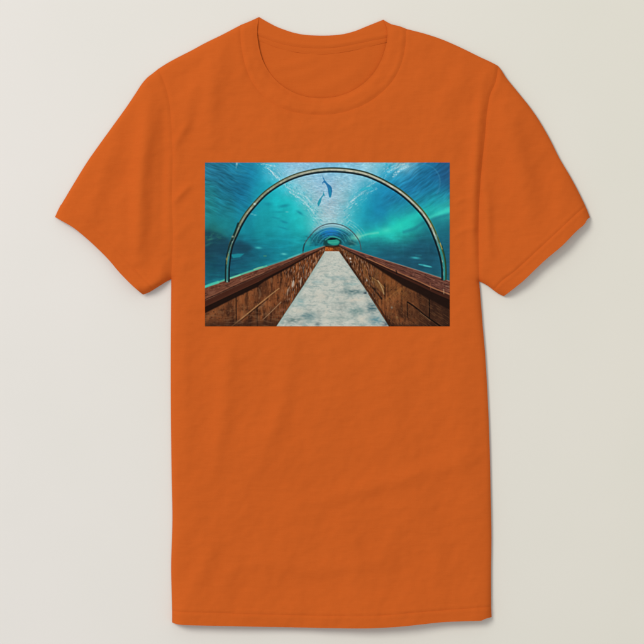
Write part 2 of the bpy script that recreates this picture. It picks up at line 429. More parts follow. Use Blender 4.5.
# ------------------------------------------------------------------ the printed picture
PX0, PX1, PY0, PY1 = 205.0, 449.6, 162.6, 326.3
WATER = {
 164: [(207,38,104,130),(220,35,112,140),(235,33,126,155),(250,30,128,162),(262,42,158,185),(275,112,190,215),(290,150,192,220),(310,150,190,216),(327,130,188,220),(350,140,195,220),(370,165,205,218),(380,160,208,220),(387,40,155,190),(400,145,195,205),(408,158,204,214),(416,35,125,165),(430,30,115,155),(440,30,100,145),(448,36,84,120)],
 175: [(207,34,108,130),(220,30,104,132),(235,30,116,145),(250,26,124,160),(262,25,155,180),(272,70,185,205),(280,142,195,214),(295,160,196,214),(320,150,190,215),(350,152,196,218),(370,160,200,215),(380,62,170,196),(390,32,150,185),(398,52,156,190),(410,30,120,160),(425,28,110,150),(440,30,100,145),(448,34,86,124)],
 188: [(207,32,120,130),(225,28,105,130),(240,25,108,142),(255,25,128,160),(262,26,158,175),(275,25,176,190),(285,60,186,200),(295,142,196,210),(310,166,196,210),(325,160,190,214),(345,166,196,210),(360,132,190,208),(368,32,160,185),(380,30,145,185),(392,30,130,170),(410,30,114,155),(425,28,112,150),(440,28,114,148),(448,30,110,142)],
 200: [(207,32,125,130),(225,28,115,135),(245,25,120,154),(260,25,150,165),(275,25,180,186),(290,25,186,190),(302,82,190,200),(312,166,196,205),(325,172,192,206),(340,170,192,205),(350,104,186,200),(360,30,165,185),(375,28,140,175),(390,28,120,160),(405,28,120,155),(420,30,130,155),(435,32,150,164),(448,40,152,164)],
 212: [(207,32,125,130),(225,28,122,135),(245,25,130,154),(265,25,155,165),(285,28,175,180),(300,30,190,190),(310,72,186,190),(320,182,196,204),(335,186,196,205),(345,122,182,196),(352,42,180,190),(365,28,150,175),(380,25,126,165),(395,30,146,165),(405,34,154,165),(420,32,160,165),(432,36,188,176),(448,52,198,186)],
 224: [(207,30,125,130),(225,26,130,138),(245,22,134,150),(265,25,150,160),(285,28,165,172),(300,30,185,185),(312,62,190,190),(322,172,200,205),(333,180,204,208),(345,102,190,195),(355,36,170,185),(370,28,140,165),(385,30,148,164),(395,34,196,182),(405,36,210,186),(415,36,202,182),(425,30,146,152),(432,32,120,135),(448,30,118,132)],
 234: [(207,32,94,96),(215,36,108,102),(225,28,120,130),(245,20,130,145),(265,22,140,150),(285,25,154,165),(300,28,165,170),(365,32,160,165),(375,36,184,175),(388,38,206,186),(400,40,200,180),(410,30,132,136),(425,28,100,115),(448,28,100,118)],
 244: [(207,32,78,84),(220,30,76,90),(235,28,84,104),(245,22,105,125),(265,22,130,145),(285,22,140,155),(300,25,142,150),(365,28,120,130),(380,28,108,124),(400,28,98,114),(420,28,85,105),(448,28,94,114)],
 255: [(207,26,72,86),(225,25,80,100),(240,22,76,96),(255,22,90,110),(265,22,114,135),(280,22,126,140),(300,25,136,145),(370,25,105,120),(385,28,90,110),(410,28,84,104),(430,28,80,100),(448,28,94,114)],
 268: [(207,22,80,95),(225,22,76,96),(245,22,96,115),(260,22,116,130),(275,22,126,140),(395,28,85,105),(415,28,80,100),(435,28,85,105),(448,28,90,110)],
 282: [(207,25,106,120),(220,25,110,124),(235,30,110,120),(430,30,90,100),(448,35,100,110)],
}

def paint(x, y, shape=None):
    """sRGB 0..255 picture of an acrylic tunnel under an aquarium, at plan points x, y"""
    # ---- water, blended from swatches
    wx = x + 2.4 * fbm(x / 9, y / 9, 101, 3); wy = y + 2.4 * fbm(x / 9, y / 9, 131, 3)
    num = np.zeros(x.shape + (3,)); den = np.zeros(x.shape)
    for ry, row in WATER.items():
        for rx, r, g, b in row:
            d2 = ((wx - rx) / 1.15) ** 2 + (wy - ry) ** 2
            w = np.exp(-d2 / 68.0) + 1e-7 / (1 + d2)
            num += w[:, None] * np.array((r, g, b), float); den += w
    C = num / den[:, None]

    def over(mask, c):
        nonlocal C
        m = np.clip(mask, 0, 1)[:, None]
        C = C * (1 - m) + np.asarray(c, float) * m
    def mulc(f):
        nonlocal C
        C = C * f[:, None]
    def line(pts, c, w, a=1.0, soft=0.55, taper=False, step=3):
        d, t = seg_dist(x, y, spline(pts, step) if len(pts) > 2 else pts)
        ww = w / 2 * (np.sin(np.clip(t, 0.02, 0.98) * math.pi) ** 0.5 if taper else 1)
        over(a * sstep(ww + soft, np.maximum(ww - soft, -0.2), d), c)
    def poly(pts, c, soft=0.6, a=1.0, smooth=False):
        p = spline(list(pts) + [pts[0]], 1.5)[:-1] if smooth else pts
        over(a * sstep(soft, -soft, sdf(x, y, p)), c)
    def blob(cx, cy, rx, ry, c, a=1.0, rot=0.0, p=1.0):
        ca, sa = math.cos(rot), math.sin(rot)
        u = ((x - cx) * ca + (y - cy) * sa) / rx; v = (-(x - cx) * sa + (y - cy) * ca) / ry
        over(a * np.exp(-(u * u + v * v) ** p), c)

    # wave streaks on the outside of the tunnel
    def streaks(ang, su, sv, seed, oct=3):
        ca, sa = math.cos(ang), math.sin(ang)
        u = x * ca + y * sa; v = -x * sa + y * ca
        return fbm(u / su, (v + 1.5 * perlin(u / 14, v / 14, seed + 5)) / sv, seed, oct)
    ul = sstep(268, 225, x) * sstep(228, 196, y)
    mulc(1 + ul * (0.34 * streaks(0.42, 17, 2.6, 201) + 0.16 * streaks(0.30, 30, 6, 205)))
    ur = sstep(376, 396, x) * sstep(222, 190, y)
    mulc(1 + ur * (0.24 * streaks(-0.62, 16, 2.5, 211) + 0.16 * streaks(-0.75, 26, 6, 216)))
    s = streaks(-0.66, 20, 2.2, 231)
    over(0.30 * ur * sstep(0.12, 0.5, s) * sstep(440, 400, x), (70, 165, 190))
    s = streaks(0.40, 20, 2.0, 241)
    over(0.25 * ul * sstep(0.15, 0.5, s), (60, 150, 165))
    mid = 1 - np.clip(ul + ur, 0, 1)
    mulc(1 + 0.085 * mid * fbm(x / 10, y / 8, 251, 4))
    # rightmost fold of blue water
    over(0.4 * sstep(437.5, 441, x + 0.06 * (y - 185)) * sstep(194, 182, y), (34, 84, 125))
    line([(421, 164), (432, 167), (439, 176), (440, 184), (437, 194)], (60, 135, 165), 1.2, 0.45, 0.8)
    # bright rippled surface overhead
    C[:, 0] *= 1 - 0.07 * sstep(95, 150, C[:, 0])
    bright = sstep(95, 150, C[:, 0])
    rip = fbm(x / 4.2, y / 1.7, 261, 3)
    mulc(1 + bright * 0.14 * rip)
    over(bright * 0.35 * sstep(0.12, 0.45, rip), (186, 214, 222))
    over(bright * 0.30 * sstep(0.1, 0.45, -fbm(x / 3.4, y / 1.6, 266, 2)), (92, 166, 196))
    over(bright * 0.30 * sstep(0.0, 0.5, fbm(x / 22, y / 14, 268, 2)), (180, 204, 210))
    # broken edges of that surface: foam-like flecks on both sides
    eL = [(262, 160), (270, 168), (283, 181), (298, 194), (310, 206), (318, 222)]
    eR = [(392, 160), (381, 176), (368, 189), (356, 199), (349, 210), (346, 224)]
    for e, sd, ang in ((eL, 271, 0.75), (eR, 281, -0.65)):
        d, t = seg_dist(x, y, spline(e, 4))
        n = streaks(ang, 3.6, 1.35, sd, 2)
        n2 = streaks(ang, 4.4, 1.5, sd + 3, 2)
        over(0.55 * np.exp(-(d / 6) ** 2) * sstep(0.12, 0.5, n), (184, 216, 224))
        over(0.55 * np.exp(-(d / 8) ** 2) * sstep(0.12, 0.5, n2), (44, 166, 188))
    for pts, w, a in (([(266, 167), (272, 172), (279, 179)], 1.6, .75), ([(270, 170), (276, 177), (282, 182)], 1.2, .7), ([(284, 184), (291, 190), (298, 194)], 1.5, .8),
                      ([(290, 192), (299, 198), (307, 203)], 1.8, .85), ([(299, 193), (306, 197), (311, 203)], 1.4, .7), ([(304, 203), (310, 208), (314, 213)], 1.6, .8),
                      ([(262, 163), (268, 165), (275, 166)], 1.8, .7), ([(388, 172), (395, 168), (404, 164)], 2.2, .65), ([(394, 174), (400, 170), (408, 166)], 2.4, .7),
                      ([(393, 177), (397, 174), (399, 171)], 1.8, .7), ([(351, 202), (358, 196), (366, 190)], 1.4, .7), ([(363, 189), (369, 186), (374, 182)], 1.6, .7),
                      ([(347, 207), (353, 200), (356, 197)], 1.3, .7), ([(366, 194), (372, 191), (377, 189)], .9, .6)):
        d, t = seg_dist(x, y, spline(pts, 2))
        br = .35 + .65 * sstep(-.25, .25, perlin(x / 1.7, y / 1.5, 291)) * sstep(-.7, -.1, perlin(x / 4.6 + 4, y / 4.2, 293))
        d = d + 1.1 * np.abs(perlin(x / 2.2, y / 2.0, 295))
        over(.8 * a * br * sstep(w / 2 + 1.0, w / 2 - .6, d), (202, 222, 226))
    over(0.55 * np.exp(-(((x - 396) / 13) ** 2 + ((y - 166) / 4.5) ** 2)) * sstep(-0.1, 0.25, streaks(-0.6, 8, 1.6, 288)), (170, 208, 214))
    line([(359, 191), (365, 188.5), (372, 188)], (48, 176, 196), 3.0, .85, .9, True)
    blob(236.8, 163.8, 1.0, 1.8, (150, 195, 205), .9); blob(236.2, 167, .6, 2, (100, 170, 185), .6)
    # shade patches and small far fish on the left pane
    for cx, cy, rx, ry, ro, a in ((284, 206, 5, 1.6, -.15, .5), (300, 213, 3.6, 1.3, .55, .55), (284, 222, 4.5, 1.4, .3, .45), (283, 228, 5, 1.0, .25, .35),
                                  (268, 204, 4, 2, 0, .4), (279, 212, 6, 1, 0, .25), (276, 218, 4, 1, .2, .3), (271, 184, 3, 1.5, .5, .2)):
        blob(cx, cy, rx, ry, (18, 108, 132), a, ro)
    for cx, cy in ((252, 214), (255, 215), (287, 212), (313, 215), (254, 202.7)):
        blob(cx, cy, 1.6, .6, (120, 200, 200), .6)
    # dark reef, lower left, and lower right depths
    reef = [(203, 231), (209, 230.5), (217, 233), (225, 237), (233, 242), (240, 241), (248, 243.5), (254, 248), (247, 253), (236, 252), (226, 256), (214, 253), (203, 256)]
    poly(reef, (24, 62, 80), 3.0, .7)
    over(0.45 * np.exp(-(((x - 212) / 11) ** 2 + ((y - 237) / 5) ** 2)) * sstep(-.1, .4, fbm(x / 6, y / 2.2, 301, 3)), (52, 128, 108))
    blob(210, 239.5, 4, 1.2, (66, 148, 120), .45, -.3); blob(208, 244.5, 4, 1.2, (52, 128, 116), .4, -.4); blob(216, 242, 5, 2, (22, 70, 84), .5)
    mulc(1 + sstep(226, 240, y) * 0.13 * fbm(x / 16, y / 3.6, 311, 4))
    over(0.35 * sstep(250, 262, y) * sstep(262, 235, x) * sstep(-.1, .4, fbm(x / 20, y / 3, 313, 3)), (20, 62, 84))
    poly([(231, 254.5), (238, 253.6), (244, 253.8), (240, 257.3), (233, 258.2)], (28, 138, 150), .9, .9)
    line([(231, 259.8), (240, 258.6)], (28, 110, 125), 1.2, .5, .8)
    blob(258.5, 247.8, 3.2, 1.1, (62, 176, 178), .9, .05); blob(284, 254, 2.8, 1.1, (84, 190, 188), .9, .1)
    line([(264, 256), (266, 256)], (70, 140, 110), 1.2, .7, .7)
    # band of lit reef, right pane
    line([(361, 236), (375, 233.5), (388, 229.5), (402, 223), (414, 216.5), (424, 213.5)], (38, 204, 184), 5, .45, 4)
    line([(372, 235), (386, 232), (400, 226.5)], (44, 214, 188), 4, .5, 3)
    line([(428, 219), (438, 214), (450, 209.5)], (64, 214, 194), 3.6, .7, 2.2)
    line([(426, 213), (438, 207), (450, 203)], (44, 176, 172), 3, .4, 2.5)
    line([(404, 232), (414, 229), (422, 223.5), (432, 219.5), (450, 214.5)], (30, 112, 130), 2.6, .5, 2)
    line([(356, 238), (366, 234.6), (378, 232.8)], (110, 214, 190), 1.6, .6, 1.2)
    blob(386, 230, 5, 3, (120, 226, 200), .25)
    over(0.16 * sstep(238, 244, y) * sstep(372, 378, x) * sstep(0, .6, fbm(x / 5.0, y / 50, 321, 2)) * sstep(262, 246, y), (40, 128, 142))
    blob(415.6, 257.9, 4.4, 1.15, (54, 166, 174), .95, .1); line([(416, 255.4), (421, 255.6)], (36, 112, 124), 1.4, .6, .8)
    line([(419, 264.4), (425, 265.5), (431.5, 267)], (54, 166, 172), 1.7, .9, .9, True); line([(424, 265.6), (430, 266.8)], (90, 196, 190), 1.0, .6, .5)
    # two sharks overhead
    sh = [(322.5, 175.6), (323.4, 177.6), (324.9, 180.4), (327.4, 183.2), (330.4, 185.6), (331.9, 187.8), (332.1, 190.5), (331.6, 194.8), (330.2, 197.7), (329.2, 196.6),
          (328.4, 193.6), (327.9, 189.4), (326.8, 185.8), (325.0, 183.2), (323.6, 182.6), (322.6, 184.2), (322.2, 182.6), (323.4, 181.2), (324.0, 180.6), (322.9, 178.2)]
    poly(sh, (36, 116, 168), .55, .95)
    line([(330, 189), (330.2, 193), (330, 196.5)], (26, 142, 170), 2.0, .6, .8)
    line([(328, 185), (331, 189), (331.8, 192)], (30, 100, 150), .8, .6, .5)
    sh2 = [(323.4, 191.4), (323.9, 193.6), (325.0, 195.4), (323.4, 195.8), (321.8, 198.2), (320.8, 202.4), (319.2, 205.6), (318.0, 206.6), (317.3, 203.6), (318.6, 200.6), (320.6, 197.6), (322.9, 194.6)]
    poly(sh2, (40, 146, 170), .55, .9)
    line([(319.6, 200), (318.6, 204)], (24, 150, 165), 1.4, .6, .6)

    # ---- far end of the tunnel
    cx0, cy0 = 331.6, 247.0
    th = np.arctan2(cy0 - y, x - cx0)
    rr = np.hypot((x - cx0) / 1.0, (y - cy0) / 0.83)
    up = sstep(248, 245, y)
    arch_in = up * sstep(29.3, 28.0, rr)
    over(arch_in * 0.55, (34, 150, 160))
    over(arch_in * sstep(16, 27, rr) * sstep(.35, 1.1, np.sin(th) * 1.1) * .75, (150, 194, 202))
    over(arch_in * sstep(25, 20, rr) * .75, (22, 122, 140))
    over(up * sstep(24.5, 20.5, rr) * sstep(.5, .95, np.sin(th)) * .9, (26, 120, 186))
    over(up * np.exp(-(((x - 331) / 5) ** 2 + ((y - 231) / 3.0) ** 2)) * .7, (38, 124, 200))
    over(up * np.exp(-(((x - 343) / 8) ** 2 + ((y - 237) / 6) ** 2)) * .75, (22, 84, 98))
    over(up * np.exp(-(((x - 318) / 7) ** 2 + ((y - 240) / 6) ** 2)) * .65, (20, 82, 96))
    over(up * np.exp(-(((x - 345) / 7) ** 2 + ((y - 229) / 2.5) ** 2)) * .5, (30, 160, 160))
    over(arch_in * .2 * sstep(0, .5, perlin(x / 2.2, y / 2.2, 331)), (40, 130, 130))
    over(arch_in * .25 * sstep(0, .5, perlin(x / 2.6, y / 2.0, 335)) * sstep(231, 235, y), (14, 50, 62))
    over(arch_in * sstep(23.2, 25.4, rr) * sstep(29.3, 27.6, rr) * sstep(.55, .95, np.sin(th)) * .75, (158, 198, 206))
    for r0, c0, a in ((25.2, (40, 96, 110), .5), (21.6, (26, 74, 96), .5), (20.6, (96, 180, 196), .4), (17.4, (20, 66, 88), .5), (14.2, (16, 60, 80), .55), (13.2, (90, 176, 180), .3), (11.2, (12, 48, 60), .6)):
        over(.65 * a * up * sstep(.85, .25, np.abs(rr - r0)) * sstep(.12, .4, np.sin(th)), c0)
    # outer reflections right of the far ring
    for r0, a in ((31.5, .45), (34, .45), (37, .3), (26.5, .35)):
        d = np.abs(rr - r0)
        over(a * sstep(1.0, .2, d) * sstep(.15, .5, th) * sstep(1.35, .8, th) * (0.6 + .6 * perlin(x / 3, y / 3, 341)), (150, 206, 200))
    over(.65 * np.exp(-(((x - 354) / 5.5) ** 2 + ((y - 238) / 2.6) ** 2)), (104, 200, 176))
    over(.6 * np.exp(-(((x - 357.5) / 3) ** 2 + ((y - 236) / 4) ** 2)), (160, 200, 176))
    over(.7 * np.exp(-(((x - 351) / 6) ** 2 + ((y - 243.5) / 2.6) ** 2)), (30, 66, 70))
    over(.5 * np.exp(-(((x - 351) / 2) ** 2 + ((y - 246) / .8) ** 2)), (80, 170, 150))
    line([(349, 241), (353, 242.6), (357, 245)], (110, 160, 146), 1.2, .3, .9)
    over(.6 * np.exp(-(((x - 308.5) / 3) ** 2 + ((y - 243) / 2.5) ** 2)), (62, 168, 160))
    # nested rings
    line([(303, 253.5), (303.4, 248), (305, 243.4), (307.6, 239), (311, 234.9), (315, 230.4), (319.8, 226.9), (325, 224.7), (331, 223.6), (336, 223.8), (340.2, 224.7), (344.6, 226.4), (348.6, 228.9),
          (352.4, 232), (355.9, 236.1), (358.6, 240), (360.4, 245), (361, 250)], (66, 78, 84), .95, .8, .5)
    line([(303, 254), (303.4, 248), (304.6, 244)], (24, 66, 74), 1.5, .7, .5)
    line([(316, 242), (319, 235), (324, 230.6), (331, 229), (338, 230.4), (343, 235), (346, 241)], (70, 178, 184), .9, .35, .6)
    # end wall, oval window
    poly([(323.6, 241), (326, 238), (331, 236.8), (337, 237.4), (340.6, 240), (341, 245), (336, 247.5), (328, 247.3), (323.8, 245)], (20, 60, 60), 1.3, .9, True)
    line([(325.6, 239.8), (330, 236.9), (335, 237), (340, 239)], (50, 160, 148), 1.2, .85, .6)
    poly([(327.4, 240.6), (331, 239.6), (337, 239.6), (339.6, 241.4), (338.6, 244), (334, 245.2), (329.4, 244), (327.4, 242.4)], (40, 150, 132), .9, 1, True)
    poly([(328, 239.7), (331, 237.9), (335, 238.4), (337.8, 238.7), (335, 239.7), (331, 240)], (6, 22, 24), .5, 1)
    line([(329, 242.5), (334, 242.8), (338, 242)], (64, 178, 150), 1.0, .6, .6)
    poly([(325, 246.2), (339.6, 246), (339.8, 251.8), (324.4, 251.8)], (150, 76, 32), .8, 1)
    over(sstep(245.8, 247, y) * sstep(252, 250.6, y) * sstep(324, 326, x) * sstep(340, 338, x) * sstep(-.1, .4, perlin(x / 1.6, y / 1.1, 351)) * .6, (214, 124, 54))
    over(sstep(246, 247.2, y) * sstep(252, 250, y) * sstep(332, 334, x) * sstep(340, 339, x) * .55, (58, 34, 18))
    line([(326, 246.4), (333, 247), (340, 245.8)], (34, 24, 18), 1.4, .8, .5)

    # ---- walkway: perspective coordinates for the floor and the two side walls
    VXp, VYp = 331.3, 243.6
    fl = [(324.6, 251.3), (339.2, 251.3), (364.0, 287.0), (389.6, 327.5), (275.4, 327.5), (303.8, 285.0)]
    fm = sstep(.5, -.5, sdf(x, y, fl))
    dep = 1.0 / np.maximum((y - VYp) / 83.0, .03)
    uu = (x - VXp) * dep / 57.0
    n1 = fbm(uu * 2.6 + 3, dep * 2.3, 401, 4); n2 = fbm(uu * 6, dep * 4.2, 411, 4); n3 = fbm(x / 7, y / 3.2, 421, 4)
    fcol = np.array((192, 196, 180.0))[None, :] * np.ones((len(x), 1))
    def fmix(m, c):
        nonlocal fcol
        m = np.clip(m, 0, 1)[:, None]; fcol = fcol * (1 - m) + np.asarray(c, float) * m
    near = sstep(258, 285, y)
    fmix(sstep(0.05, .42, n1) * .5 * (0.4 + .6 * near), (124, 156, 150))
    fmix(sstep(.02, .4, n3) * .4 * (.35 + .65 * near), (118, 150, 146))
    fmix(sstep(.05, .4, -n3) * .55, (208, 206, 188))
    fmix(sstep(.1, .5, n2) * .45, (146, 160, 150))
    fmix(sstep(.1, .45, -n2) * .35, (206, 200, 178))
    fmix(sstep(.12, .45, fbm(x / 5, y / 1.5, 431, 3)) * .4, (150, 170, 160))
    for bx, by, rx, ry, cc, a in ((308, 316, 8, 3, (98, 138, 140), .6), (292, 320, 9, 3, (110, 138, 132), .6), (300, 302, 5, 5, (140, 176, 170), .6), (353, 292, 13, 2.4, (92, 128, 128), .6),
                                  (366, 293, 3, 1.2, (44, 70, 84), .8), (372, 308, 5, 5, (78, 118, 124), .65), (376, 320, 7, 4, (96, 150, 158), .7), (356, 311, 9, 3, (112, 148, 142), .6),
                                  (341, 303, 10, 2, (150, 168, 158), .5), (340, 318, 14, 2.5, (150, 170, 158), .5), (356, 300, 10, 2, (206, 198, 176), .6), (320, 296, 9, 3, (204, 198, 178), .5),
                                  (296, 311, 8, 2.2, (206, 202, 180), .6), (362, 319, 6, 3, (206, 200, 178), .6), (318, 324, 3, 2, (80, 110, 116), .4), (340, 278, 10, 2, (134, 168, 164), .5),
                                  (352, 284, 8, 1.5, (140, 176, 170), .5), (318, 282, 5, 1.5, (140, 176, 172), .5), (386, 324, 4, 3, (96, 112, 120), .6)):
        u = (x - bx) / rx; v = (y - by) / ry
        fmix(min(1.5 * a, 1) * np.exp(-(u * u + v * v)) * (0.9 + .7 * perlin(x / 3.5, y / 1.8, 433)), cc)
    fmix(.5 * sstep(4.5, 0, seg_dist(x, y, [(324.6, 251.3), (303.8, 285.0), (275.4, 327.5)])[0]), (128, 164, 156))
    fmix(.35 * sstep(2.5, 0, seg_dist(x, y, [(339.2, 251.3), (364.0, 287.0), (389.6, 327.5)])[0]), (110, 130, 124))
    fmix(sstep(258, 251, y) * .5, (196, 196, 180))
    g = fcol.mean(1, keepdims=True); fcol = g + (fcol - g) * 0.72
    over(fm, fcol)

    def wall(top, low, sgn, base, seed):
        """side wall between the floor edge `low` and rail edge `top`; streaks follow the perspective"""
        e = 250 - 44 * 0
        p = list(top) + list(reversed(low))
        m = sstep(.5, -.5, sdf(x, y, p))
        dx = np.maximum(np.abs(x - VXp), 2.0)
        s = 115.0 / dx                                   # depth along the wall
        h = (y - VYp) / dx                               # height on the wall
        c = np.asarray(base, float)[None, :] * np.ones((len(x), 1))
        a1 = fbm(s * 3.2, h * 2.4, seed, 4); a2 = fbm(s * 9, h * 2.6, seed + 9, 4); a3 = fbm(x / 4, y / 4, seed + 15, 4)
        a5 = fbm(x / 15 + 7, y / 11, seed + 31, 2)
        a4 = fbm(x / 1.6 + y / 6, y / 5, seed + 21, 3)
        def mx(mm, cc):
            nonlocal c
            mm = np.clip(mm, 0, 1)[:, None]; c = c * (1 - mm) + np.asarray(cc, float) * mm
        mx(sstep(-.05, .4, a5) * .45, (138, 76, 40)); mx(sstep(-.05, .4, -a5) * .45, (58, 31, 19))
        mx(sstep(.0, .45, a1) * .7, (140, 80, 42)); mx(sstep(.05, .45, -a1) * .7, (48, 26, 16))
        mx(sstep(.05, .5, a2) * .5, (164, 100, 58)); mx(sstep(.05, .45, -a2) * .55, (44, 24, 16))
        mx(sstep(.08, .5, a3) * .45, (128, 80, 46)); mx(sstep(.1, .5, -a3) * .4, (40, 22, 15))
        mx(sstep(.15, .5, a4) * .3, (150, 104, 70))
        return m, c
    # left wall
    lt = [(203, 301.6), (207, 299.9), (222.9, 292.5), (237.8, 285.5), (265, 273.8), (285, 265.2), (304.8, 256.0), (325, 246.8)]
    ll = [(203, 330), (275.2, 328), (303.8, 285.0), (324.8, 251.3)]
    m, c = wall(lt, ll, -1, (104, 58, 32), 501)
    over(m, c)
    far = m * sstep(276, 296, x)
    over(far * .5 * sstep(0, .4, perlin(x / 1.5 + y / 9, y / 7, 541)), (148, 84, 44))
    over(far * .55 * sstep(.05, .4, perlin(x / 1.3 + y / 8, y / 6, 545)), (48, 26, 20))
    over(far * .5 * sstep(.2, .5, perlin(x / 1.1 + y / 7, y / 4.5, 549)), (178, 150, 128))
    for pts, w, cc, a in (([(293.6, 280.6), (293, 284), (292.2, 287)], 2.6, (180, 166, 150), .85), ([(301.4, 277.5), (300.8, 281), (300.6, 285)], 1.6, (176, 156, 136), .8),
                          ([(297.5, 283), (297.2, 287)], 1.6, (28, 18, 16), .8), ([(310.8, 268), (311, 272), (310, 275)], 1.2, (186, 158, 132), .7), ([(315, 257), (316.4, 261), (317, 264)], 1.0, (180, 130, 92), .7),
                          ([(289.6, 287), (287.6, 291), (287, 295)], 1.5, (160, 146, 130), .55), ([(282, 270), (283.5, 275), (284, 280)], 1.6, (150, 84, 40), .6), ([(271, 277), (271.8, 283)], 2.6, (140, 98, 66), .45),
                          ([(302, 266), (303.4, 271), (303, 276)], 1.4, (40, 34, 34), .6), ([(296, 265), (297, 272)], 1.3, (160, 92, 46), .6), ([(307, 262), (308, 268)], 1.1, (150, 84, 44), .6),
                          ([(258.5, 288), (260.5, 294), (259, 299)], 2.2, (134, 98, 70), .45), ([(266, 300), (262, 306), (258, 309)], 2.6, (128, 98, 74), .4), ([(280, 311), (284, 309)], 3, (150, 86, 62), .55)):
        line(pts, cc, w, a, .7, True)
    line([(236.1, 296.5), (236.3, 322)], (26, 14, 10), 1.0, .85, .5); line([(234.9, 297), (235, 324)], (112, 76, 48), .7, .6, .5)
    line([(257.1, 307.5), (257.4, 327)], (32, 18, 12), .9, .8, .5); line([(255.8, 309), (256, 326)], (110, 74, 48), .6, .5, .5)
    line([(243.8, 304), (243.6, 313)], (124, 88, 58), .7, .5, .5)
    line([(231.6, 326.5), (250, 311.6), (267, 297.8), (279, 288.4)], (168, 122, 78), 1.0, .85, .45); line([(232.6, 327.3), (251, 312.6), (268, 298.8)], (34, 18, 12), .9, .6, .5)
    line([(263, 319.6), (271, 312), (281, 302)], (160, 122, 88), .8, .75, .45)
    over(m * .7 * sstep(318, 327, y + .04 * (x - 205)), (50, 29, 20))
    over(m * .35 * sstep(.0, .4, perlin(x / 9, y / 2.2, 561)) * sstep(300, 318, y), (120, 88, 62))
    # rail, left: shadow, front face, top board, lit edge
    sh_lo = [(203, 314), (207, 312.2), (235.8, 297.6), (257.7, 286.8), (265, 281.0), (285, 270.0), (304.8, 258.6), (325, 247.4)]
    fr_lo = [(203, 307.8), (207, 305.9), (235.8, 292.2), (257.7, 282.0), (265, 278.0), (285, 268.0), (304.8, 257.4), (325, 247.0)]
    tp = [(203, 288.6), (209, 286.3), (226, 280.6), (245, 274.1), (266.6, 267.0), (285, 260.8), (304.8, 253.0), (324.8, 246.2)]
    poly(lt + rev(sh_lo), (26, 13, 9), .9, .95)
    poly(lt + rev(fr_lo), (66, 33, 22), .6, 1)
    over(sstep(.4, -.4, sdf(x, y, lt + rev(fr_lo))) * .6 * sstep(.0, .4, perlin((x + 2.1 * y) / 3, (y + .47 * x) / 1.5, 571)), (96, 52, 34))
    tpm = sstep(.45, -.45, sdf(x, y, tp + rev(lt)))
    over(tpm, (104, 60, 44))
    al = (y + .36 * x)
    over(tpm * .6 * sstep(-.05, .4, fbm(x / 9, al / 1.1, 581, 3)), (136, 88, 66))
    over(tpm * .7 * sstep(.0, .4, fbm(x / 7, al / 1.4, 586, 3)), (66, 36, 28))
    over(tpm * .3 * sstep(.1, .5, fbm(x / 5, y / 3, 589, 2)) * sstep(300, 250, x), (168, 120, 92))
    line([(203, 300.6), (222.9, 291.7), (237.8, 284.7), (265, 273.0), (285, 264.4), (304.8, 255.3)], (44, 22, 16), 1.0, .7, .5)
    line([(203, 299.2), (222.9, 290.3), (237.8, 283.3), (265, 271.8)], (150, 100, 72), .8, .4, .5)
    line([(209, 286.2), (226, 280.4), (245, 273.9), (266.6, 266.8), (285, 260.4), (304.8, 252.8), (324, 246.2)], (170, 112, 84), .9, .6, .5)
    # waterline glow just above it
    line([(203, 287.6), (209, 285.2), (218, 282.2)], (74, 196, 168), 2.6, .9, .9); line([(218, 282.2), (245, 273.0), (266.6, 265.9)], (92, 190, 152), 1.5, .8, .7)
    line([(254, 269.4), (258, 268), (263, 266.8)], (160, 204, 152), 1.2, .7, .8, True); line([(230, 278.3), (240, 275)], (140, 214, 170), 1.0, .7, .6)
    line([(266, 265.6), (285, 259.4), (304, 251.8)], (70, 170, 160), 1.1, .5, .7); line([(288, 258.4), (300, 254)], (120, 196, 190), 1.0, .5, .6)
    # right wall
    rt = [(339.6, 246.2), (353, 252.6), (366.8, 259.0), (390.6, 269.8), (404, 275.6), (417.8, 281.6), (430.7, 287.6), (442.7, 292.4), (452, 296.2)]
    rl = [(339.0, 251.3), (364.0, 287.0), (390.0, 328), (452, 330)]
    m, c = wall(rt, rl, 1, (98, 56, 31), 601)
    over(m, c)
    over(m * .75 * sstep(398, 436, x) * sstep(-30, 10, y - 300 - .2 * (430 - x)), (50, 29, 20))
    over(m * .7 * sstep(322, 327, y), (42, 25, 20))
    over(m * .55 * np.exp(-(((x - 396) * .8 + (y - 290) * .6) / 12) ** 2 - ((-(x - 396) * .6 + (y - 290) * .8) / 7) ** 2) * (0.7 + perlin((x + y) / 1.4, (x - y) / 6, 641)), (142, 88, 42))
    over(m * .6 * np.exp(-(((x - 387) / 6) ** 2 + ((y - 278) / 5) ** 2)), (136, 78, 38))
    # a leaning board catching the light
    poly([(371.5, 277.5), (384.2, 287.5), (384.4, 294.6), (380.2, 290.8), (371.0, 281.5)], (128, 86, 46), .8, .75)
    line([(372, 277.6), (378, 281.4), (384.4, 287.6)], (180, 136, 80), 1.0, .6, .6); line([(378, 280.6), (382, 288), (384, 294)], (196, 168, 124), 1.0, .65, .6)
    line([(384.7, 284), (384.9, 296)], (36, 20, 12), .9, .7, .5)
    line([(368, 283.5), (374, 289), (381.5, 298.6)], (30, 17, 12), 1.8, .8, .7)
    for k in range(9):
        line([(385.5 + 2.0 * k, 299.5 - 1.45 * k), (388.6 + 1.9 * k, 303.4 - 1.4 * k)], (150, 98, 50), .9, .28, .8)
    line([(385, 300.5), (394, 293.4), (405, 286.4)], (150, 96, 48), 1.6, .35, 1.0)
    fr = m * sstep(384, 366, x)
    over(fr * .5 * sstep(.05, .4, perlin(x / 1.4 - y / 9, y / 6, 651)), (140, 90, 56))
    over(fr * .55 * sstep(.05, .4, perlin(x / 1.3 - y / 8, y / 5, 655)), (44, 26, 18))
